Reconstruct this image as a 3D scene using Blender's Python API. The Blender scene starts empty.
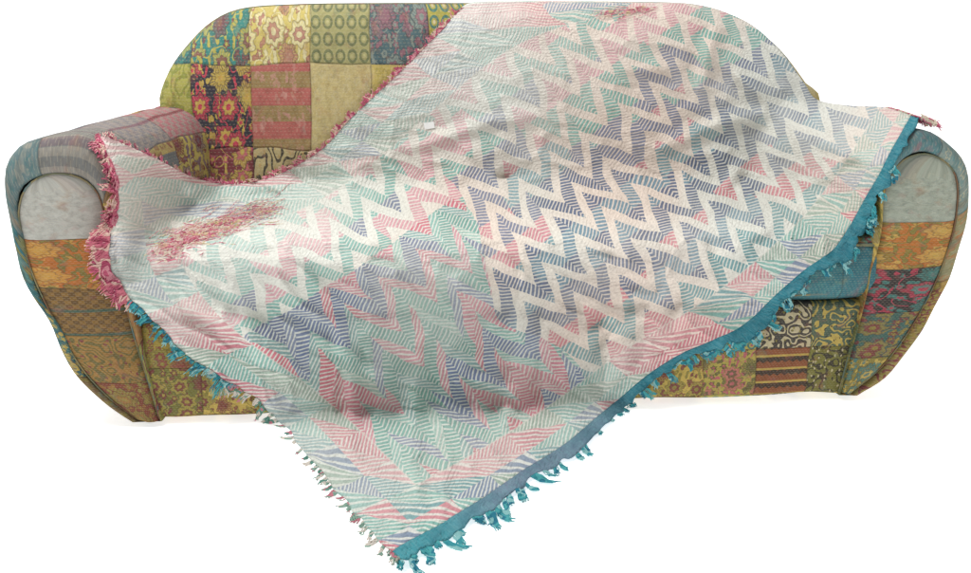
import bpy, math, random
import numpy as np
from mathutils import Vector, noise as mn
from mathutils.bvhtree import BVHTree
random.seed(7); np.random.seed(7)
C = bpy.context.scene.collection
# ---------------------------------------------------------------- camera
A_, TH = math.radians(5.9), math.radians(14.0)
CAM = Vector((-.295, -2.622, .833)); FPX = 1100.0
RT = Vector((math.cos(A_), -math.sin(A_), 0))
FW = Vector((math.sin(A_)*math.cos(TH), math.cos(A_)*math.cos(TH), -math.sin(TH)))
UP = RT.cross(FW)
def ray(px, py): return RT*((px-485.5)/FPX) + UP*((286.5-py)/FPX) + FW
def at_y(px, py, y):
    d = ray(px, py); return CAM + d*((y-CAM.y)/d.y)
cam = bpy.data.cameras.new('camera'); co = bpy.data.objects.new('camera', cam); C.objects.link(co)
co.location = CAM; co.rotation_euler = (math.pi/2-TH, 0, -A_)
cam.sensor_width = 36; cam.lens = 36*FPX/971; cam.clip_end = 500
bpy.context.scene.camera = co
# ---------------------------------------------------------------- node helpers
def lin(c):
    o = []
    for v in c:
        v = v/255; o.append(v/12.92 if v <= .04045 else ((v+.055)/1.055)**2.4)
    return (*o, 1)
NT = None
def nd(t): return NT.nodes.new(t)
class E:
    def __init__(s, k): s.k = k
    def __add__(s, o): return mt('ADD', s, o)
    __radd__ = __add__
    def __sub__(s, o): return mt('SUBTRACT', s, o)
    def __rsub__(s, o): return mt('SUBTRACT', o, s)
    def __mul__(s, o): return mt('MULTIPLY', s, o)
    __rmul__ = __mul__
    def __truediv__(s, o): return mt('DIVIDE', s, o)
def mt(op, *a, clamp=False):
    n = nd('ShaderNodeMath'); n.operation = op; n.use_clamp = clamp
    for i, x in enumerate(a):
        if isinstance(x, E): NT.links.new(x.k, n.inputs[i])
        else: n.inputs[i].default_value = x
    return E(n.outputs[0])
fract = lambda a: mt('FRACT', a)
floor = lambda a: mt('FLOOR', a)
ab = lambda a: mt('ABSOLUTE', a)
lt = lambda a, b: mt('LESS_THAN', a, b)
gt = lambda a, b: mt('GREATER_THAN', a, b)
sin = lambda a: mt('SINE', a)
clampf = lambda a: mt('ADD', a, 0.0, clamp=True)
def sstep(a, lo, hi):
    n = nd('ShaderNodeMapRange'); n.interpolation_type = 'SMOOTHSTEP'
    NT.links.new(a.k, n.inputs[0]); n.inputs[1].default_value = lo; n.inputs[2].default_value = hi
    return E(n.outputs[0])
def mix(f, a, b, mode='MIX'):
    n = nd('ShaderNodeMix'); n.data_type = 'RGBA'; n.blend_type = mode
    for i, x in ((0, f), (6, a), (7, b)):
        if isinstance(x, E): NT.links.new(x.k, n.inputs[i])
        else: n.inputs[i].default_value = x
    return E(n.outputs[2])
def xyz(x, y, z=0.0):
    n = nd('ShaderNodeCombineXYZ')
    for i, q in enumerate((x, y, z)):
        if isinstance(q, E): NT.links.new(q.k, n.inputs[i])
        else: n.inputs[i].default_value = q
    return E(n.outputs[0])
def sep(v):
    s = nd('ShaderNodeSeparateXYZ'); NT.links.new(v.k, s.inputs[0]); return E(s.outputs[0]), E(s.outputs[1])
def uvn(name):
    n = nd('ShaderNodeUVMap'); n.uv_map = name
    return sep(E(n.outputs[0]))
def noi(vec, scale, detail=2.0, rough=.5, dist=0.0):
    n = nd('ShaderNodeTexNoise'); n.inputs['Scale'].default_value = scale
    n.inputs['Detail'].default_value = detail; n.inputs['Roughness'].default_value = rough; n.inputs['Distortion'].default_value = dist
    if vec is not None: NT.links.new(vec.k, n.inputs['Vector'])
    return E(n.outputs[0])
def vor(vec, scale, rnd=1.0):
    n = nd('ShaderNodeTexVoronoi'); n.inputs['Scale'].default_value = scale; n.inputs['Randomness'].default_value = rnd
    NT.links.new(vec.k, n.inputs['Vector'])
    return E(n.outputs['Distance']), E(n.outputs['Color']), E(n.outputs['Position'])
def wn(vec):
    n = nd('ShaderNodeTexWhiteNoise'); n.noise_dimensions = '3D'; NT.links.new(vec.k, n.inputs['Vector'])
    return E(n.outputs['Value']), E(n.outputs['Color'])
def ramp(fac, stops, interp='CONSTANT'):
    n = nd('ShaderNodeValToRGB'); cr = n.color_ramp; cr.interpolation = interp
    while len(cr.elements) < len(stops): cr.elements.new(1.0)
    for i, (p, c) in enumerate(stops): cr.elements[i].position = p
    for i, (p, c) in enumerate(stops): cr.elements[i].color = c
    NT.links.new(fac.k, n.inputs[0]); return E(n.outputs[0])
def finish(col, height=None, strength=.3, dist=.003, rough=.9, emis=0.0):
    b = nd('ShaderNodeBsdfPrincipled'); o = nd('ShaderNodeOutputMaterial')
    if isinstance(col, E): NT.links.new(col.k, b.inputs['Base Color'])
    else: b.inputs['Base Color'].default_value = col
    b.inputs['Roughness'].default_value = rough
    b.inputs['Specular IOR Level'].default_value = .15
    if emis:
        b.inputs['Emission Color'].default_value = (1,1,1,1); b.inputs['Emission Strength'].default_value = emis
    if height is not None:
        bp = nd('ShaderNodeBump'); bp.inputs['Strength'].default_value = strength; bp.inputs['Distance'].default_value = dist
        NT.links.new(height.k, bp.inputs['Height']); NT.links.new(bp.outputs[0], b.inputs['Normal'])
    NT.links.new(b.outputs[0], o.inputs[0])
def newmat(name):
    global NT
    m = bpy.data.materials.new(name); m.use_nodes = True; NT = m.node_tree; NT.nodes.clear(); return m
def flower(u, v, scale, petals, r0, amp):
    P = xyz(u, v); d, c, pos = vor(P, scale, .7); px, py = sep(pos)
    dx = (u-px)*scale; dy = (v-py)*scale; cr, cg = sep(c)
    a = mt('ARCTAN2', dy, dx); rr = mt('SQRT', dx*dx+dy*dy)
    return rr, sin(a*float(petals)+cr*6.0)*amp+r0, cr, cg, a
# prints: 0 floral, 1 stripe, 2 rings, 3 scroll, 4 check, 5 plain-mottled, 6 bands, 7 striped floral
def patch_mat(name, cols, rows, table, prt=1.0):
    m = newmat(name); u, v = uvn('UVMap')
    P = xyz(u, v)
    wob = noi(P, 1.3, 1)
    u1 = u + (wob-.5)*.16; v1 = v + (noi(xyz(v, u, 3.0), 1.1, 1)-.5)*.16
    cu = floor(u1); cv = floor(v1); fu = fract(u1); fv = fract(v1)
    n = cols*rows
    cm = cu - floor(cu/cols)*cols; rm = cv - floor(cv/rows)*rows
    fac = (rm*cols + cm + .5)/n
    st = lambda k: [(i/n, lin(t[k])) for i, t in enumerate(table)]
    c1 = ramp(fac, st(0)); c2 = ramp(fac, st(1)); c3 = ramp(fac, st(2))
    ty = ramp(fac, [(i/n, (t[3]/10,)*3+(1,)) for i, t in enumerate(table)])
    tys = ty*10
    hs, hc = wn(xyz(cu, cv, 5.0))
    Q = xyz(u + hs*7, v - hs*5)
    wu = u*prt + (noi(P, 3, 2)-.5)*.12 + hs*3; wv = v + (noi(xyz(v, u), 3, 2)-.5)*.12
    ra, fa, ca, ga, aa = flower(wu, wv, 2.2, 7, .36, .05)
    rb, fb_, cb, gb, _a = flower(wu*1.0+3.7, wv*.6, 7.5, 2, .27, .14)
    rc, fc, cc, gc, _b = flower(wu+9.1, wv+2.2, 5.0, 5, .26, .07)
    out_ = gt(ra, fa+.03)
    bloom = lt(ra, fa); core = lt(ra, fa*.58); heart = lt(ra, .09)
    leaf = lt(rb, fb_)*out_; bud = lt(rc, fc)*out_*gt(cc, .5)
    vine = lt(ab(fract(noi(xyz(wu, wv), 2.2, 1)*6)-.5), .05)*out_
    rays = gt(sin(aa*24.0), .3)*bloom*(1.0-core)
    m0 = clampf(bloom*gt(ca, .35)*(1.0-rays*.5) + leaf*gt(cb, .45) + heart + vine + bud*lt(rc, fc*.5))
    k0 = clampf(core*(1.0-heart) + leaf*lt(cb, .3) + bloom*lt(ca, .35)*(1.0-rays*.6) + bud*gt(rc, fc*.5))
    lines = clampf(lt(ab(ra-fa), .028) + lt(ab(ra-fa*.58), .02) + lt(ab(rb-fb_), .03)*out_ + lt(ab(rc-fc), .03)*out_*gt(cc, .5))*lt(ab(tys), .5)
    m1 = gt(fract(u*11), .5)*.7; k1 = lt(fract(u*3.6), .2)*.6
    ru = fract(u*5)-.5; rv = fract(v*5)-.5; rr = mt('SQRT', ru*ru+rv*rv)
    m2 = lt(ab(rr-.33), .09); k2 = lt(rr, .13)
    sc = noi(Q, 2.6, 1.5); m3 = lt(fract(sc*9), .38); k3 = lt(rb, .12)
    m4 = ab(gt(fract(u*6), .5) - gt(fract(v*6), .5))*.6; k4 = lt(fract(v*2), .12)
    m5 = clampf(gt(noi(Q, 7, 3), .58)*.4 + lt(rb, fb_*.8)*.35); k5 = lt(ab(rc-fc*.8), .05)*.5
    zz = fract(v*3.5 + ab(fract(u*7)-.5)*.35); m6 = gt(zz, .62); k6 = lt(fract(v*3.5+.1), .16)
    m7 = clampf(gt(fract(v*2.5+.2), .52)*.75); k7 = clampf(leaf*.6 + bud*.7)
    M = None; K = None
    for i, (a, b) in enumerate(((m0,k0),(m1,k1),(m2,k2),(m3,k3),(m4,k4),(m5,k5),(m6,k6),(m7,k7))):
        w = lt(ab(tys-float(i)), .5)
        M = w*a if M is None else M + w*a
        K = w*b if K is None else K + w*b
    soft = noi(P, 22, 2)
    col = mix(clampf(M*(.66+soft*.5)), c1, c2)
    col = mix(clampf(K*(.56+soft*.6)), col, c3)
    col = mix(lines*.4, col, lin((60,42,45)))
    old = ramp(noi(xyz(u, v, 9.0), 2.3, 4), [(0, lin((190,170,105))), (.40, lin((165,110,68))), (.48, lin((172,82,90))), (.56, lin((65,125,122))), (.66, lin((190,172,110)))], 'LINEAR')
    col = mix(clampf((noi(xyz(v, u, 2.0), 4, 6, .6)-.53)*2.2), col, old)
    col = mix(.13, col, lin((165,158,138)))
    dirt = noi(P, 9, 6, .7)
    col = mix(clampf((dirt-.44)*1.2), col, lin((112,98,82)), 'MULTIPLY')
    rowi = floor(v*24); dash = gt(fract(u*15 + rowi*.37), .42)*lt(fract(v*24), .28)
    col = mix(dash*.16, col, lin((215,206,180)))
    se = mt('MINIMUM', mt('MINIMUM', fu, 1.0-fu), mt('MINIMUM', fv, 1.0-fv))
    seam = 1.0 - sstep(se, 0.0, .022)
    col = mix(seam*.32, col, lin((65,52,46)))
    col = mix(1.0, col, lin((238,236,234)), 'MULTIPLY')
    h = dash*(-.4) + noi(P, 40, 2)*.5 + noi(P, 3.5, 4)*2.6 + seam*(-.8)
    finish(col, h, .55, .004, .92)
    return m
# ---------------------------------------------------------------- mesh helpers
def mk(name, V, F, mat, parent=None, uvs=None, smooth=True):
    me = bpy.data.meshes.new(name); me.from_pydata([tuple(v) for v in V], [], F)
    for nm, L in (uvs or {}).items():
        lay = me.uv_layers.new(name=nm)
        idx = np.zeros(len(me.loops), dtype=np.int32); me.loops.foreach_get('vertex_index', idx)
        lay.data.foreach_set('uv', np.array(L, dtype=np.float32)[idx].ravel())
    me.materials.append(mat)
    if smooth: me.polygons.foreach_set('use_smooth', [True]*len(me.polygons))
    me.update()
    o = bpy.data.objects.new(name, me); C.objects.link(o)
    if parent: o.parent = parent
    return o
def catmull(pts, sub=12):
    P = [Vector(p) for p in pts]; out = []
    for i in range(len(P)-1):
        p0 = P[i-1] if i else P[0]*2-P[1]; p1, p2 = P[i], P[i+1]
        p3 = P[i+2] if i+2 < len(P) else P[-1]*2-P[-2]
        for k in range(sub):
            t = k/sub
            out.append(.5*((2*p1)+(p2-p0)*t+(2*p0-5*p1+4*p2-p3)*t*t+(3*p1-p0-3*p2+p3)*t**3))
    out.append(P[-1]); return out
def resample(P, n):
    P = [Vector(p) for p in P]; L = [0]
    for a, b in zip(P, P[1:]): L.append(L[-1]+(b-a).length)
    out = []; j = 0
    for i in range(n):
        s = L[-1]*i/(n-1)
        while j < len(L)-2 and L[j+1] < s: j += 1
        t = (s-L[j])/max(1e-9, L[j+1]-L[j]); out.append(P[j].lerp(P[j+1], min(1, max(0, t))))
    return out
def tube(P, r, V, F, seg=6, taper=1.0):
    base = len(V); n = len(P)
    for i, p in enumerate(P):
        d = (P[min(n-1, i+1)]-P[max(0, i-1)]); d = d.normalized() if d.length > 1e-9 else Vector((0,0,1))
        a = d.cross(Vector((0.3,.2,1))).normalized(); b = d.cross(a)
        rr = r*(1-(1-taper)*i/max(1, n-1))
        for k in range(seg):
            q = 2*math.pi*k/seg; V.append(p+a*math.cos(q)*rr+b*math.sin(q)*rr)
    for i in range(n-1):
        for k in range(seg):
            k2 = (k+1) % seg
            F.append((base+i*seg+k, base+i*seg+k2, base+(i+1)*seg+k2, base+(i+1)*seg+k))
COLV, COLF = [], []
def collide(V, F):
    b = len(COLV); COLV.extend([tuple(v) for v in V]); COLF.extend([tuple(i+b for i in f) for f in F])
def rbox(x0, x1, y0, y1, z0, z1, r, puff=0.0, nx=40, ny=20, nz=10):
    V = []; F = []; idx = {}
    def gv(i, j, k):
        if (i, j, k) in idx: return idx[(i, j, k)]
        def g(t, n, a, b):
            s = t/n; s = .5-.5*math.cos(math.pi*s); return a+(b-a)*s
        p = Vector((g(i,nx,x0,x1), g(j,ny,y0,y1), g(k,nz,z0,z1)))
        c = Vector((min(max(p.x, x0+r), x1-r), min(max(p.y, y0+r), y1-r), min(max(p.z, z0+r), z1-r)))
        d = p-c
        if d.length > 1e-9: p = c+d.normalized()*r
        sx = 1-(2*(p.x-(x0+x1)/2)/(x1-x0))**4; sy = 1-(2*(p.y-(y0+y1)/2)/(y1-y0))**4; sz = 1-(2*(p.z-(z0+z1)/2)/(z1-z0))**2
        if k == nz: p.z += puff*sx*sy
        if j == 0: p.y -= puff*.6*sx*sz
        p += Vector((0, 1, 1))*(mn.noise(p*9)*.006)
        idx[(i, j, k)] = len(V); V.append(p); return idx[(i, j, k)]
    for i in range(nx):
        for j in range(ny):
            F.append((gv(i,j,nz), gv(i+1,j,nz), gv(i+1,j+1,nz), gv(i,j+1,nz)))
            F.append((gv(i,j,0), gv(i,j+1,0), gv(i+1,j+1,0), gv(i+1,j,0)))
        for k in range(nz):
            F.append((gv(i,0,k), gv(i+1,0,k), gv(i+1,0,k+1), gv(i,0,k+1)))
            F.append((gv(i,ny,k), gv(i,ny,k+1), gv(i+1,ny,k+1), gv(i+1,ny,k)))
    for j in range(ny):
        for k in range(nz):
            F.append((gv(0,j,k), gv(0,j,k+1), gv(0,j+1,k+1), gv(0,j+1,k)))
            F.append((gv(nx,j,k), gv(nx,j+1,k), gv(nx,j+1,k+1), gv(nx,j,k+1)))
    return V, F
# ---------------------------------------------------------------- patch tables
Y=(206,180,88); TEAL=(42,124,126); MAR=(122,36,58); OL=(142,134,58); NAV=(26,32,58); PK=(196,90,114); CR=(214,202,164); OR=(192,98,40); BLK=(34,30,34); GRN=(75,128,84); RED=(172,52,58); GY=(145,147,140); TAN=(192,162,104)
back_t = [
 (OL,Y,MAR,0),(MAR,Y,PK,0),((190,174,126),BLK,TAN,3),(TAN,CR,OL,5),(Y,CR,OL,5),(PK,Y,MAR,0),(TEAL,Y,OR,0),(OL,CR,MAR,3),
 ((172,170,84),(135,142,58),OL,3),(NAV,(204,56,86),(208,180,84),0),((186,100,96),(146,146,84),(205,150,140),7),((206,190,134),(190,168,106),CR,5),((202,182,100),(222,204,142),OL,5),(PK,Y,TEAL,0),(GRN,Y,MAR,2),(RED,CR,Y,0),
 ((50,132,126),(170,174,84),(32,100,110),0),((40,132,126),(192,182,84),(122,60,78),0),((212,195,112),(232,224,176),(182,122,110),0),((170,166,112),(110,120,82),(192,187,132),2),((70,104,114),(136,150,144),(150,98,116),0),((178,170,74),(50,120,114),CR,2),(MAR,(206,114,50),Y,0),(TEAL,(205,128,148),Y,0),
 (OL,Y,MAR,1),(TEAL,Y,PK,6),(PK,Y,MAR,0),(GRN,CR,OR,0),(NAV,OR,Y,0),(Y,TEAL,RED,2),(MAR,OR,Y,0),(TEAL,PK,Y,0)]
pal = [(TEAL,Y,MAR),(MAR,PK,Y),(OL,Y,MAR),(GY,CR,TEAL),(NAV,PK,Y),((90,80,110),Y,MAR),(GRN,Y,PK),(TAN,MAR,CR),((90,130,135),CR,PK),((130,90,110),CR,TEAL),(Y,OL,PK)]
def rnd_table(n, seed, fixed={}):
    r = random.Random(seed); out = []
    for i in range(n):
        out.append(fixed[i] if i in fixed else (*r.choice(pal), r.choice([0,0,1,2,3,4,5,6,7])))
    return out
M_back = patch_mat('patchwork_back', 8, 4, back_t)
fixl = {}
for r in range(8):
    fixl[r*4] = [((112,90,55),OL,TEAL,5),((35,102,112),Y,TEAL,0),((32,114,126),(90,144,140),OL,0),((95,124,130),(155,155,146),(45,120,126),5),((118,122,123),(158,154,146),(105,80,98),1),((142,106,66),Y,GRN,0),((166,120,70),OL,MAR,5),((142,142,70),MAR,TEAL,3)][r]
    fixl[r*4+1] = [(OL,Y,MAR,4),(TEAL,Y,PK,0),((65,122,128),GY,OL,5),((95,108,118),(150,150,142),(112,68,90),5),((132,128,134),(165,152,142),(120,80,100),4),((110,118,124),Y,MAR,7),((95,75,108),PK,Y,0),(Y,MAR,TEAL,3)][r]
    fixl[r*4+2] = [(OL,Y,MAR,4),(TEAL,Y,PK,0),((60,122,128),GY,OL,5),(Y,MAR,TEAL,0),((176,110,120),(150,160,150),MAR,4),((200,184,100),(118,90,122),MAR,0),((75,118,126),PK,Y,7),((118,72,98),Y,TEAL,0)][r]
M_arm_l = patch_mat('patchwork_arm_left', 4, 8, rnd_table(32, 14, fixl))
fixr = {}
for r in range(8):
    fixr[r*4] = [((156,138,74),MAR,OL,3),((174,142,72),OL,MAR,0),((156,152,116),OR,OL,5),((128,150,148),(80,138,142),CR,5),((85,130,138),(134,108,120),TEAL,5),((156,138,80),Y,OL,0),((168,112,54),OL,Y,0),((104,112,62),TEAL,Y,5)][r]
M_arm_r = patch_mat('patchwork_arm_right', 4, 8, rnd_table(32, 5, fixr))
M_pan_l = patch_mat('patchwork_panel_left', 1, 5, [((126,55,44),OL,(150,106,48),0),((154,116,54),(96,92,48),MAR,3),((100,72,38),(155,116,52),(45,88,80),4),((186,106,40),(118,114,52),(205,156,70),0),((190,192,186),(204,205,199),(170,175,171),5)], .6)
M_pan_r = patch_mat('patchwork_panel_right', 1, 5, [((138,126,54),TEAL,Y,0),((48,98,94),(150,130,54),MAR,0),((34,30,44),(182,50,84),(56,128,124),0),((194,116,46),(132,128,56),(212,172,86),0),((170,180,166),(190,196,182),(148,162,156),5)], .6)
M_rail = patch_mat('patchwork_rail', 8, 2, [
 ((114,114,50),(174,158,72),MAR,0),(Y,OL,MAR,0),((186,172,80),PK,(90,90,55),0),((142,78,46),BLK,Y,6),((120,118,50),BLK,CR,3),(MAR,PK,Y,0),(TEAL,Y,MAR,0),(PK,MAR,Y,3),
 ((166,146,58),OL,(142,54,62),0),((108,102,48),MAR,Y,0),((192,182,92),TEAL,PK,2),((58,54,56),CR,OL,3),((74,100,84),Y,BLK,3),(PK,CR,MAR,0),(OL,RED,Y,0),(Y,PK,TEAL,0)])
M_cush = patch_mat('patchwork_cushion', 8, 2, [
 ((150,130,60),Y,MAR,3),(TEAL,CR,OL,1),(PK,Y,OL,0),((36,118,132),(75,148,148),(28,96,114),5),((36,116,132),(66,140,145),(26,92,112),5),((40,118,132),(80,145,145),(30,96,114),5),((36,116,132),(66,140,145),(26,92,112),5),((36,116,132),(66,140,145),(26,92,112),5),
 (TEAL,Y,PK,0),(OL,Y,MAR,0),(Y,GRN,OR,0),((180,170,90),TEAL,OL,0),((168,158,80),(60,138,134),MAR,0),(OR,Y,MAR,0),(GRN,CR,MAR,0),(PK,Y,TEAL,2)])
M_pipe_l = newmat('piping_cloth')
_tc = nd('ShaderNodeTexCoord'); _o = E(_tc.outputs['Object'])
finish(ramp(noi(_o, 14, 1), [(0, lin((125,98,76))), (.42, lin((116,118,94))), (.52, lin((138,128,95))), (.62, lin((102,120,116)))]), noi(_o, 300, 1), .4, .002)
M_foot = newmat('dark_wood_foot'); _tc = nd('ShaderNodeTexCoord'); _o = E(_tc.outputs['Object'])
finish(ramp(noi(_o, 30, 3), [(0, lin((28,20,16))), (1, lin((58,42,32)))], 'LINEAR'), noi(_o, 90, 2), .3, .002, .6)
# ---------------------------------------------------------------- sofa
sofa = bpy.data.objects.new('patchwork_sofa', None); C.objects.link(sofa)
sofa['label'] = 'rounded sofa upholstered in multicoloured patchwork quilting under the throw'; sofa['category'] = 'sofa'
ZB = .012
def arm(side, outer, inset, shift, mbody, mpanel, label, lpanel):
    N = 72
    out = resample(catmull([(p[0], p[1], 0) for p in outer]), N); ins = resample(catmull([(p[0], p[1], 0) for p in inset]), N)
    O = [at_y(p.x, p.y, -.40) for p in out]; I = [at_y(p.x, p.y, -.42) for p in ins]
    prof = [(0,-.410),(0.03,-.414),(.12,-.419),(.3,-.4235),(.55,-.423),(.75,-.416),(.9,-.402),(1,-.380)]
    ys = [-.34,-.27,-.2,-.12,-.04,.04,.12,.2,.28,.36,.42]
    V = []; UVs = []; R = 0
    def addring(f, y, t, sc=1.0, dep=0):
        nonlocal R
        for i in range(N):
            p = I[i].lerp(O[i], f); p = Vector((p.x + shift*t, y, max(p.z, ZB)))
            if sc != 1:
                c = Vector((sum(q.x for q in O)/N + shift*t, y, .35)); p = c+(p-c)*sc; p.y = y
            if 0 < i < N-1: p += (Vector((p.x-(O[0].x+O[-1].x)/2, 0, p.z-.3)).normalized())*mn.noise(Vector((i*.17, y*7, side*5)))*.011
            V.append(p); UVs.append((dep, 8*i/(N-1)*.999))
        R += 1
    for k, (f, y) in enumerate(prof): addring(f, y, 0, 1, .08+.3*k/len(prof))
    for y in ys: t = (y+.385)/.8; addring(1, y, t*t*(3-2*t), 1, .4+(y+.385)/.2*.85)
    addring(1, .45, 1, .93, 3.9); addring(1, .465, 1, .7, 3.95); addring(1, .47, 1, .02, 3.99)
    F = []
    for r in range(R-1):
        for i in range(N):
            j = (i+1) % N
            F.append((r*N+i, r*N+j, (r+1)*N+j, (r+1)*N+i))
    o = mk('armrest', V, F, mbody, sofa, {'UVMap': UVs}); o['label'] = label
    collide(V, F)
    h = N//2; m = 16; PV = []; PU = []
    for i in range(h):
        a, b = I[i], I[N-1-i]
        for k in range(m+1):
            s = k/m; p = a.lerp(b, s); bul = math.sqrt(max(0, 1-(2*s-1)**2))*min(1, (h-1-i)/7)**.5
            p.y = -.412 - .016*bul - mn.noise(p*12)*.005*bul; p.z = max(p.z, ZB)
            PV.append(p); PU.append((min(.95, max(.05, s)), min(4.93, p.z/.1)))
    PF = [(i*(m+1)+k, i*(m+1)+k+1, (i+1)*(m+1)+k+1, (i+1)*(m+1)+k) for i in range(h-1) for k in range(m)]
    q = mk('armrest_front_panel', PV, PF, mpanel, o, {'UVMap': PU}); q['label'] = lpanel
    collide(PV, PF)
    TV, TF = [], []
    tube([Vector((p.x, -.415, max(p.z, ZB))) for p in I], .0017, TV, TF, 8)
    mk('piping', TV, TF, M_pipe_l, o)
    return o
LO = [(140,425),(103,400),(72,366),(46,322),(23,272),(8,222),(3,188),(8,162),(26,144),(56,136),(86,139),(110,156),(122,185),(126,215),(130,260),(141,320),(152,370),(166,423)]
LI = [(144,425),(109,399),(79,366),(54,322),(32,275),(19,225),(19,203),(27,186),(43,176),(62,174),(81,179),(96,192),(103,212),(110,240),(121,290),(136,345),(150,390),(160,424)]
RO = [(856,394),(890,370),(920,333),(945,287),(962,240),(969,195),(963,160),(943,138),(917,132),(895,143),(881,167),(876,200),(873,235),(864,280),(851,330),(836,394)]
RI = [(852,393),(882,368),(911,330),(936,284),(953,238),(959,199),(956,174),(943,160),(925,154),(905,160),(891,177),(884,200),(881,232),(871,280),(857,330),(840,392)]
arm(1, LO, LI, .10, M_arm_l, M_pan_l, 'left armrest with its top facing bare of the throw', 'front panel with pale grey top patch over rust and brown patches')
arm(-1, RO, RI, -.02, M_arm_r, M_pan_r, 'right armrest half covered by the throw', 'front panel with pale sage top patch over orange floral patches')
# backrest
bo = [(163,118),(161,96),(170,70),(188,45),(212,22),(243,9),(300,5),(380,4),(460,4),(560,4),(640,3),(700,6),(745,22),(778,50),(802,82),(816,102)]
W = [at_y(p[0], p[1], .36) for p in bo]
W = [Vector((W[0].x+.02, .36, .04)), Vector((W[0].x, .36, .30))] + W + [Vector((W[-1].x+.01, .36, .30)), Vector((W[-1].x-.01, .36, .04))]
Wc = resample(catmull(W, 10), 130); N = len(Wc); cx = .04; cz = .42
V = []; UVs = []
z65 = at_y(300, 65, .22).z; x130 = at_y(130, 100, .22).x; pw = (at_y(430,100,.22).x-at_y(130,100,.22).x)/5; ph = (z65-at_y(300,148,.22).z)
rings = [(.02,.47),(.5,.47),(.9,.465),(.98,.445),(1,.41),(1,.36),(.995,.325),(.98,.29),(.955,.262),(.92,.245),(.86,.234),(.78,.228),(.68,.224),(.56,.221),(.44,.219),(.3,.217),(.15,.216),(.02,.216)]
for s, y in rings:
    for i, p in enumerate(Wc):
        x = cx+(p.x-cx)*s; z = cz+(p.z-cz)*s
        yy = y - (0 if y > .4 else (.7-z)*.10)
        if y < .33: yy += mn.noise(Vector((x*7, z*7, 1)))*.008
        V.append(Vector((x, yy, z))); UVs.append(((x-x130)/pw + 16, (z-z65)/ph + 2))
F = [(r*N+i, (r+1)*N+i, (r+1)*N+(i+1)%N, r*N+(i+1)%N) for r in range(len(rings)-1) for i in range(N)]
mk('backrest', V, F, M_back, sofa, {'UVMap': UVs}); collide(V, F)
TV, TF = [], []
tube([Vector((cx+(p.x-cx)*.999, .37, cz+(p.z-cz)*.999)) for p in Wc], .003, TV, TF, 8)
mk('back_piping', TV, TF, M_pipe_l, sofa)
# seat
V, F = rbox(-.80, .815, -.418, .26, .225, .365, .05, .010)
UVs = [((p.x+.8)/.125, (p.z-.225)/.125 + max(0, (p.y+.40))/.15) for p in V]
cush = mk('seat_cushion', V, F, M_cush, sofa, {'UVMap': UVs}); collide(V, F)
for zz in (.243, .348):
    TV, TF = [], []
    tube([Vector((-.76+1.54*i/60, -.410+.003*math.sin(i), zz+mn.noise(Vector((i*.2,zz,0)))*.004)) for i in range(61)], .003, TV, TF, 8)
    mk('piping', TV, TF, M_pipe_l, cush); collide(TV, TF)
V, F = rbox(-.775, .775, -.412, .40, ZB, .226, .02, .006)
UVs = [((p.x+.775)/.118, (p.z-.02)/.104) for p in V]
mk('front_rail', V, F, M_rail, sofa, {'UVMap': UVs}); collide(V, F)
for (x, y) in ((-.68,-.30),(.70,-.30),(-.68,.38),(.72,.38)):
    FV, FF = [], []
    for k, (z, r) in enumerate(((0,.024),(.004,.027),(.014,.028),(.018,.02))):
        for i in range(16): FV.append(Vector((x+r*math.cos(i*math.pi/8), y+r*math.sin(i*math.pi/8), z)))
    FF = [(k*16+i, k*16+(i+1)%16, (k+1)*16+(i+1)%16, (k+1)*16+i) for k in range(3) for i in range(16)] + [tuple(range(15,-1,-1)), tuple(range(48,64))]
    mk('foot', FV, FF, M_foot, sofa)
collide([Vector((-6,-6,.002)), Vector((6,-6,.002)), Vector((6,6,.002)), Vector((-6,6,.002))], [(0,1,2,3)])
# ---------------------------------------------------------------- throw blanket
NU, NV = 320, 260
A=(402,561); B=(920,119); Cc=(103,135); D=(610,3)
Ev0 = [A,(440,541),(500,500),(552,466),(600,431),(640,397),(680,362),(722,346),(752,338),(788,300),(812,276),(846,262),(862,236),(876,206),(888,180),(905,148),B]
Eu0 = [A,(368,528),(335,488),(312,462),(276,416),(232,385),(185,350),(145,312),(112,270),(110,235),(119,195),Cc]
Ev1 = [Cc,(150,156),(205,181),(262,180),(318,152),(352,117),(400,72),(440,32),(468,6),(520,3),D]
Eu1 = [B,(885,108),(850,106),(817,100),(803,82),(779,50),(746,22),(700,6),(655,4),D]
def curve(pts, n): return np.array([(p.x, p.y) for p in resample(catmull([(x, y, 0) for x, y in pts], 14), n)])
ev0, ev1 = curve(Ev0, NU+1), curve(Ev1, NU+1); eu0, eu1 = curve(Eu0, NV+1), curve(Eu1, NV+1)
uu = np.linspace(0, 1, NU+1)[:, None, None]; vv = np.linspace(0, 1, NV+1)[None, :, None]
G = (1-vv)*ev0[:, None]+vv*ev1[:, None]+(1-uu)*eu0[None]+uu*eu1[None] - ((1-uu)*(1-vv)*np.array(A)+uu*(1-vv)*np.array(B)+(1-uu)*vv*np.array(Cc)+uu*vv*np.array(D))
rn = lambda k: np.array([mn.noise(Vector((i*k, 3.3, 0))) for i in range(max(NU, NV)+1)])
G[:, 0] += np.stack([rn(.13)[:NU+1]*5+rn(.31)[:NU+1]*4, rn(.15)[:NU+1]*7+rn(.29)[:NU+1]*4], 1); G[0, :] += np.stack([rn(.12)[:NV+1]*7, rn(.1)[:NV+1]*5], 1)
for _ in range(1500):
    G[1:-1, 1:-1] = .25*(G[2:, 1:-1]+G[:-2, 1:-1]+G[1:-1, 2:]+G[1:-1, :-2])
bvh = BVHTree.FromPolygons(COLV, COLF)
S = np.zeros((NU+1, NV+1)); DIR = np.zeros((NU+1, NV+1, 3))
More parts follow.
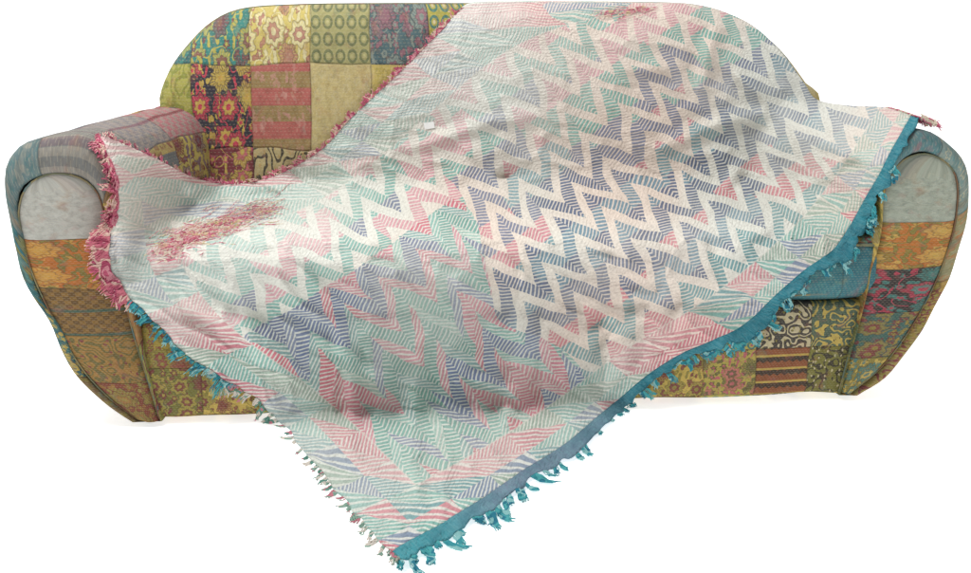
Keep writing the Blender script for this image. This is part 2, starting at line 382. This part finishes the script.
for i in range(NU+1):
    for j in range(NV+1):
        d = ray(float(G[i, j, 0]), float(G[i, j, 1])); DIR[i, j] = d; L = d.length
        hit, nrm, idx, dist = bvh.ray_cast(CAM, d/L)
        S[i, j] = 99 if (hit is None or hit.y > .5) else dist/L
free = S > 50
T = S.copy(); known = ~free
while (~known).any():
    acc = np.zeros_like(T); cnt = np.zeros_like(T)
    for dx, dy in ((1,0),(-1,0),(0,1),(0,-1)):
        sh = np.zeros_like(T); kn = np.zeros_like(known)
        xs = slice(max(0,dx), NU+1+min(0,dx)); xd = slice(max(0,-dx), NU+1+min(0,-dx))
        ysl = slice(max(0,dy), NV+1+min(0,dy)); yd = slice(max(0,-dy), NV+1+min(0,-dy))
        sh[xd, yd] = T[xs, ysl]; kn[xd, yd] = known[xs, ysl]
        acc += sh*kn; cnt += kn
    new = (~known) & (cnt > 0); T[new] = acc[new]/cnt[new]; known |= new
S0 = np.where(free, T, S)
lim = np.where(free, T+.02, S-.007)
T = lim.copy()
pull = np.where(free, 0.02, .007)
for it in range(1000):
    Pd = np.pad(T, 1, mode='edge')
    avg = .25*(Pd[2:, 1:-1]+Pd[:-2, 1:-1]+Pd[1:-1, 2:]+Pd[1:-1, :-2])
    T = np.minimum(lim, avg*(1-pull)+S0*pull)
def seg_d(P, a, b):
    a = np.array(a, float); b = np.array(b, float); ab_ = b-a
    t = np.clip(((P-a)@ab_)/(ab_@ab_), 0, 1); return np.linalg.norm(P-(a+t[..., None]*ab_), axis=-1), t
creases = [((480,235),(640,330),6,.015),((345,205),(490,310),7,.017),((590,185),(720,245),6,.014),((640,150),(800,110),7,.012),((230,200),(330,300),8,.016),((160,250),(300,400),9,.02),
 ((400,330),(430,520),8,.018),((520,300),(500,480),8,.017),((330,300),(360,470),7,.016),((620,280),(590,400),8,.016),((700,40),(790,125),9,.017),((350,150),(560,118),6,.008),((800,130),(890,170),7,.017),((135,150),(230,222),7,.018),((200,192),(330,198),7,.015),((690,240),(810,228),7,.016),
 ((250,270),(420,262),7,.013),((560,250),(700,280),6,.012),((120,230),(190,260),7,.015),((450,380),(540,420),6,.012),((875,130),(850,210),7,.014),((730,20),(700,110),7,.011),((860,135),(790,190),6,.013),((140,200),(220,180),6,.013),
 ((280,330),(420,400),6,.012),((560,340),(660,300),6,.012),((720,280),(800,200),7,.015),((430,170),(540,210),6,.010),((620,60),(690,70),7,.008),((240,290),(250,370),7,.013),((460,440),(440,530),6,.012),((740,160),(700,230),6,.011),((400,230),(440,300),5,.010),((660,340),(700,290),6,.013)]
fold = np.zeros_like(T)
for i in range(NU+1):
    for j in range(NV+1):
        x, y = float(G[i, j, 0]), float(G[i, j, 1])
        xa = x*.010+y*.006; ya = y*.024-x*.012
        rg = 1-abs(mn.noise(Vector((xa*1.6+3, ya*1.6, 9))))*2; rg = max(0, rg)**5
        r2 = 1-abs(mn.noise(Vector((x*.022-y*.006, y*.012+x*.004, 17))))*2; r2 = max(0, r2)**6
        up = .45 if y < 130 else 1.0 if y > 200 else .45+.55*(y-130)/70
        fold[i, j] = (mn.noise(Vector((xa, ya, 0)))*.012 + mn.noise(Vector((x*.04, y*.04, 4)))*.004 + rg*.008 + r2*.008)*up + .006
wx = G[..., 0] + np.sin(G[..., 1]*.03)*8; wy = G[..., 1] + np.sin(G[..., 0]*.028)*7
WP = np.stack([wx, wy], -1)
for a, b, w, h in creases:
    d, t = seg_d(WP, a, b); fold += h*np.exp(-(d/w)**2)*np.sin(np.pi*np.clip(t, .03, .97)) - h*.35*np.exp(-((d-w*2)/w)**2)*np.sin(np.pi*np.clip(t, 0, 1))
T = np.minimum(lim, T - fold)
P3 = np.array(CAM)[None, None]+DIR*T[..., None]
P3[..., 2] = np.maximum(P3[..., 2], .006)
def homog(src, dst):
    Am = []; bb = []
    for (x, y), (X, Yv) in zip(src, dst):
        Am += [[x,y,1,0,0,0,-X*x,-X*y],[0,0,0,x,y,1,-Yv*x,-Yv*y]]; bb += [X, Yv]
    return np.append(np.linalg.solve(np.array(Am, float), np.array(bb, float)), 1).reshape(3, 3)
H = homog([(402,561),(925,125),(85,185),(620,-165)], [(0,0),(1,0),(0,1),(1,1)])
gh = np.concatenate([G, np.ones(G.shape[:2]+(1,))], -1)@H.T; PAT = gh[..., :2]/gh[..., 2:]
EDG = np.stack(np.meshgrid(np.linspace(0,1,NU+1), np.linspace(0,1,NV+1), indexing='ij'), -1)
# materials
def palette(h, lst): return ramp(h, [(i/len(lst), lin(c)) for i, c in enumerate(lst)])
M_cl = newmat('zigzag_weave'); U, Vv = uvn('pattern'); eu, ev = uvn('edge')
pp = xyz(U, Vv)
U = U + (noi(pp, 4, 4)-.5)*.07; Vv = Vv + (noi(xyz(Vv, U, 2.0), 4, 4)-.5)*.07
fB = 1.0 - sstep(U + (noi(pp, 3, 1)-.5)*.25, .24, .42)
fB = gt(fB, .5)*lt(Vv + (noi(pp, 4, 1)-.5)*.2, .52)
t = U*16.0; ft = fract(t); tri = ab(ft-.5)*2; sd = gt(ft, .5)*2-1
VR = 11.5
w = Vv*VR + tri*.95; r = floor(w); f = fract(w)
hsh, _ = wn(xyz(r, floor(t*.5 + r*.31), 1.0)); hrow, _ = wn(xyz(r, 0.0, 7.0)); hd, _ = wn(xyz(r, floor(t*2), 4.0))
solid = lt(f, .42)
hA = fract((Vv*VR - sd*t*.6)*10.5); ink = sstep(ab(hA-.5), .12, .26)
zone = clampf(Vv*.86 + (hsh-.5)*.22 + (hrow-.5)*.12)
cA = ramp(zone, [(0, lin((70,142,150))),(.05, lin((205,105,122))),(.10, lin((52,80,122))),(.16, lin((84,132,155))),(.20, lin((46,82,126))),(.29, lin((100,150,162))),(.34, lin((205,125,140))),(.38, lin((98,112,146))),(.46, lin((100,170,160))),(.53, lin((212,148,160))),(.60, lin((115,180,170))),(.67, lin((214,154,164))),(.74, lin((135,188,180))),(.81, lin((218,158,170))),(.9, lin((130,182,176)))])
cB = palette(hsh, [(85,160,148),(198,70,100),(66,94,144),(75,150,140),(204,105,128),(62,84,134),(105,175,162),(202,80,108)])
cB2 = palette(hd, [(110,175,164),(206,118,138),(92,152,152),(198,84,110),(140,185,172),(84,106,150)])
colh = mix(fB, cA, cB)
crm = mix(sstep(noi(xyz(U, Vv, 4.0), 2.6, 2), .42, .62), lin((226,226,216)), lin((231,214,200)))
crm = mix(fB*.8, crm, lin((222,225,216)))
body = mix(ink*.84, mix(.10, crm, colh), colh)
hB = fract((Vv*VR + sd*t*.8)*10.0)
body = mix(solid*(1.0-fB), body, crm)
body = mix(solid*fB, body, mix(sstep(ab(hB-.5), .14, .26)*.78, mix(.08, crm, cB2), cB2))
BW = .056
eb = mt('MINIMUM', mt('MINIMUM', ev*.95, eu*1.15), (1.0-ev)*.8)
tier = floor(eb/BW); ee = fract(eb/BW)
al = (U + Vv*.75)*18.0 + tier*.5; x0 = fract(al)-.5; x1 = fract(al+.5)-.5
ins = gt(ab(x0)*2, ee)
h2, _ = wn(xyz(floor(al+.5*ins), ins, tier+3.0)); h3, _ = wn(xyz(floor(al+.5*ins), ins, tier+8.0))
cC = palette(h2, [(95,168,158),(205,118,132),(115,175,166),(196,84,110),(98,122,156),(210,148,154),(136,165,148),(88,150,156)])
fan1 = fract(x0/(ee+.35)*5); fan2 = fract(x1/(1.35-ee)*5)
fan = fan1 + (fan2-fan1)*ins
stl = fract((Vv*VR + (ins*2-1)*t*.8)*10.0)
hb = fan + (stl-fan)*gt(h3, .4)
bord = mix(sstep(ab(hb-.5), .13, .27)*.80, mix(.10, crm, cC), cC)
inb = lt(eb, BW*2)
col = mix(inb, body, bord)
col = mix(lt(ab(eb-BW*2), .002)*.35, col, lin((224,218,206)))
fade = sstep(noi(xyz(U, Vv, 8.0), 3.2, 5, .6), .38, .70)
far = sstep(Vv, .45, .9)
col = mix(clampf(fade*.42 + far*.16 + .04), col, lin((222,222,214)))
fine = noi(pp, 260, 2)
col = mix(clampf((fine-.42)*1.3), col, lin((188,183,181)), 'MULTIPLY')
col = mix(clampf((noi(pp, 12, 5, .6)-.52)*.6), col, lin((200,193,190)), 'MULTIPLY')
finish(col, ink*.4 + fine*1.2 + noi(pp, 20, 5)*3.6 + noi(pp, 60, 3)*1.6, .6, .004, .95)
M_hem = newmat('hem_cloth'); U, Vv = uvn('pattern'); eu, ev = uvn('edge'); pp = xyz(U, Vv)
hn = noi(xyz(U, 0.0), 7, 1)
hc = mix(sstep(eu + (hn-.5)*.16, .26, .44), lin((118,134,152)), lin((54,128,142)))
hc = mix(1.0-sstep(eu, .05, .20), hc, lin((68,146,156)))
hc = mix(clampf((noi(xyz(eu*400, ev*60), 1.0, 2)-.38)*1.3), hc, lin((120,168,174)))
finish(mix(clampf((noi(pp, 30, 5, .65)-.42)*1.8), hc, lin((52,96,112))), noi(pp, 260, 2)*1.5+noi(pp, 30, 4)*4, .7, .005, .95)
def thread(name, lst):
    m = newmat(name); n = nd('ShaderNodeTexCoord'); o = E(n.outputs['Object'])
    finish(palette(noi(o, 22, 2)*2-.5, [lst[i % len(lst)] for i in range(8)]), None); return m
M_ft = thread('teal_threads', [(60,142,152),(82,164,167),(52,124,144),(138,188,188)])
M_fp = thread('pink_threads', [(195,100,125),(214,148,158),(182,88,114),(222,188,176),(205,122,136)])
M_fg = thread('green_threads', [(135,165,150),(192,125,136),(100,145,132),(208,200,190)])
M_fy = thread('pink_straw_threads', [(212,130,146),(222,204,158),(226,168,174),(204,110,132),(230,216,196)])
throw = bpy.data.objects.new('throw_blanket', None); C.objects.link(throw)
throw['label'] = 'faded pink, teal and cream zigzag throw draped diagonally over the sofa'; throw['category'] = 'blanket'
JH = 7
def sub(i0, i1, j0, j1):
    V = []; UP_ = []; UE = []; id_ = {}
    for i in range(i0, i1+1):
        for j in range(j0, j1+1):
            id_[(i, j)] = len(V); V.append(P3[i, j]); UP_.append(PAT[i, j]); UE.append(EDG[i, j])
    F = [(id_[(i,j)], id_[(i+1,j)], id_[(i+1,j+1)], id_[(i,j+1)]) for i in range(i0, i1) for j in range(j0, j1)]
    return V, F, UP_, UE, id_
V, F, UP_, UE, id_ = sub(0, NU, JH, NV)
chain = [(NU, j) for j in range(JH, NV+1)] + [(i, NV) for i in range(NU-1, -1, -1) if G[i, NV][0] > 462]
prev = [id_[c] for c in chain]
for k in range(1, 6):
    cur = []
    for c in chain:
        p = Vector([float(q) for q in P3[c]]); gx = float(G[c][0])
        if gx > 822:
            wgt = min(1.0, (gx-822)/30)
            q = p + Vector((.011*k, .010*k, -.007*k*k))*wgt + Vector((.01*k, .02*k, -.008*k*k))*(1-wgt)
        else:
            yk = [0, .40, .455, .483, .488, .49][k]; zk = [0, .004, -.002, -.045, -.12, -.22][k]
            q = Vector((p.x + (.006*k if gx > 700 else 0), max(p.y+.01*k, yk), p.z+zk))
        cur.append(len(V)); V.append(np.array(q))
        UP_.append(PAT[c]+np.array([.03*k, .02*k])); UE.append(np.array([.9, .5]))
    for a in range(len(chain)-1): F.append((prev[a], cur[a], cur[a+1], prev[a+1]))
    prev = cur
cl = mk('woven_cloth', V, F, M_cl, throw, {'pattern': UP_, 'edge': UE})
V, F, UP_, UE, _i = sub(0, NU, 0, JH)
hm = mk('border_band', V, F, M_hem, throw, {'pattern': UP_, 'edge': UE}); hm['label'] = 'teal and slate blue woven border band'
for o in (cl, hm):
    s = o.modifiers.new('thickness', 'SOLIDIFY'); s.thickness = .002; s.offset = 0
def fringe(name, pts, mat, label, step, ln, rnd, nstr=(4, 8), gravity=.6, thick=1.0, spread=.008, skip=.12):
    V, F = [], []
    R_ = random.Random(rnd); n = len(pts); i = 0.0
    pts = [([float(x) for x in a], [float(x) for x in b]) for a, b in pts]
    while i < n-1:
        k = int(i); p = Vector(pts[k][0]); o = Vector(pts[k][1])
        o = o.normalized() if o.length > 1e-7 else Vector((1,0,0))
        tang = (Vector(pts[min(n-1, k+1)][0])-Vector(pts[max(0, k-1)][0])).normalized()
        L = ln*R_.choice([.35, .6, .9, 1.2, 1.5])*R_.uniform(.8, 1.2)*(R_.random() > skip); lean = R_.uniform(-.7, .7)
        if L > 0:
            tipd = (o + tang*lean + Vector((0, 0, -gravity))).normalized()
            for s in range(R_.randint(*nstr)):
                a = p + tang*R_.uniform(-spread, spread) + Vector((0,-.002,0)); l = L*R_.uniform(.75, 1.05)
                dv = (tipd + Vector((R_.uniform(-.09,.09), R_.uniform(-.08,.05), R_.uniform(-.09,.09)))).normalized()
                Q = [a]
                for q in range(1, 5):
                    b = a + (o*(1-q/4)*.5 + dv*(.5+q/8)).normalized()*l*q/4 + Vector((math.sin(q*2+s)*.002, 0, math.cos(q*1.7+s)*.002))
                    b.z = max(b.z, .005); Q.append(b)
                tube(Q, R_.uniform(.0009, .0015)*thick, V, F, 4, .8)
        i += step*R_.uniform(.5, 1.5)
    o = mk(name, V, F, mat, throw); o['label'] = label
e_v0 = [(P3[i, 0], P3[i, 0]-P3[i, 6]) for i in range(NU+1)]
e_u0 = [(P3[0, j], P3[0, j]-P3[6, j]) for j in range(NV+1)]
e_v1 = [(P3[i, NV], P3[i, NV]-P3[i, NV-6]) for i in range(NU+1)]
fringe('fringe', e_v0[:76], M_ft, 'thick teal tassels hanging at the bottom tip', 3.4, .034, 1, (14, 22), .7, 1.1, .007, .05)
fringe('fringe', e_v0[76:300], M_ft, 'frayed teal threads along the lower right edge', 3.8, .020, 11, (9, 15), .7, 1.0, .007, .15)
fringe('fringe', e_u0[:130], M_fg, 'frayed green and rose threads along the lower left edge', 2.8, .022, 2, (8, 13), .7, 1.0, .006)
fringe('fringe', e_u0[116:178], M_ft, 'frayed teal threads by the left armrest', 1.9, .024, 3, (7, 12))
fringe('fringe', e_u0[178:], M_fp, 'matted pink threads hanging against the left armrest', .55, .030, 4, (8, 14), .5, .9, .012)
k6 = [i for i in range(NU+1) if G[i, NV][0] < 466]
fringe('fringe', [e_v1[i] for i in k6], M_fp, 'short pink threads along the upper left edge', 1.2, .012, 5, (4, 8), .1, .9, .008, .25)
fringe('fringe', [(P3[NU, j]+np.array([.004,-.004,.001]), np.array([1,-.5,-.2])) for j in range(0, 30)], M_fy, 'short pink and straw threads over the right armrest', .6, .026, 6, (6, 10), .45, 1.0, .008, 0)
def near(px, py):
    k = int(np.argmin(((G-np.array([px, py]))**2).sum(-1))); return P3[k//(NV+1), k % (NV+1)]+np.array([0,-.005,.003])
R5 = random.Random(3)
def scatter(n, x0, y0, x1, y1, sg, ln, mat, label):
    V, F = [], []
    for s in range(n):
        q = R5.betavariate(1.4, 1.4); px = x0+(x1-x0)*q+R5.gauss(0, 4); py = y0+(y1-y0)*q + R5.gauss(0, sg)*(1-.3*q)
        if py < 8: continue
        ang = R5.gauss(0, .22); l = ln*R5.uniform(.4, 1.3)
        a = near(px, py); b = near(px+l*math.cos(ang-.3), max(8, py+l*math.sin(ang-.3)))
        a = Vector([float(x) for x in a]); b = Vector([float(x) for x in b])
        if (b-a).length < 1e-4: continue
        m_ = a.lerp(b, .5)+Vector((0, -.0015, R5.uniform(-.002,.004)))
        tube([a, m_, b], R5.uniform(.0005, .0011), V, F, 4, .6)
    o = mk('fringe', V, F, mat, throw); o['label'] = label
scatter(460, 146, 254, 270, 208, 8, 18, M_fy, 'matted pink and straw threads lying across the cloth near the left armrest')
scatter(70, 588, 15, 650, 12, 3, 14, M_fy, 'small tangle of pink threads at the top of the back')
M_tag = newmat('paper_tag'); _tc = nd('ShaderNodeTexCoord'); finish(mix(noi(E(_tc.outputs['Object']), 80, 2), lin((235,235,232)), lin((246,246,244))), None, rough=.6)
q = [near(423,124), near(434,122), near(435,129), near(424,131)]
mk('paper_tag', [a+np.array([0,.002,-.001]) for a in q], [(0,3,2,1)], M_tag, throw)
# ---------------------------------------------------------------- floor and light
M_fl = newmat('glowing_white_floor'); _tc = nd('ShaderNodeTexCoord'); _o = E(_tc.outputs['Object'])
finish(mix(noi(_o, 3, 3), lin((250,250,250)), lin((255,255,255))), None, rough=.9, emis=.66)  # floor and backdrop glow by themselves, added to wash out the sofa's contact shadow
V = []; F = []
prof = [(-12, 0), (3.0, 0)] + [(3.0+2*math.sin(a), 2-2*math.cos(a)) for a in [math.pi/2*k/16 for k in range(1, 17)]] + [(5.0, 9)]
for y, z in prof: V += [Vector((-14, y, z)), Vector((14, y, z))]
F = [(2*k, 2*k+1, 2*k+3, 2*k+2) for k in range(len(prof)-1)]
fl = mk('floor', V, F, M_fl); fl['kind'] = 'structure'; fl['label'] = 'seamless self-glowing white floor curving up into a white backdrop'
w = bpy.data.worlds.new('World'); bpy.context.scene.world = w; w.use_nodes = True
w.node_tree.nodes['Background'].inputs[0].default_value = (.97, .985, 1, 1); w.node_tree.nodes['Background'].inputs[1].default_value = .38
def area(name, loc, tgt, size, power, col=(1,1,1)):
    l = bpy.data.lights.new(name, 'AREA'); l.size = size; l.energy = power; l.color = col
    o = bpy.data.objects.new(name, l); C.objects.link(o); o.location = loc
    o.rotation_euler = (Vector(tgt)-Vector(loc)).to_track_quat('-Z', 'Y').to_euler()
area('overhead_softbox', (-1.4, -.6, 3.1), (0, -.1, .3), 1.3, 88, (1, .995, .98))
area('side_softbox', (3.0, -2.2, 2.2), (0, 0, .3), 1.6, 12)
sc = bpy.context.scene; sc.view_settings.view_transform = 'Standard'; sc.view_settings.look = 'None'
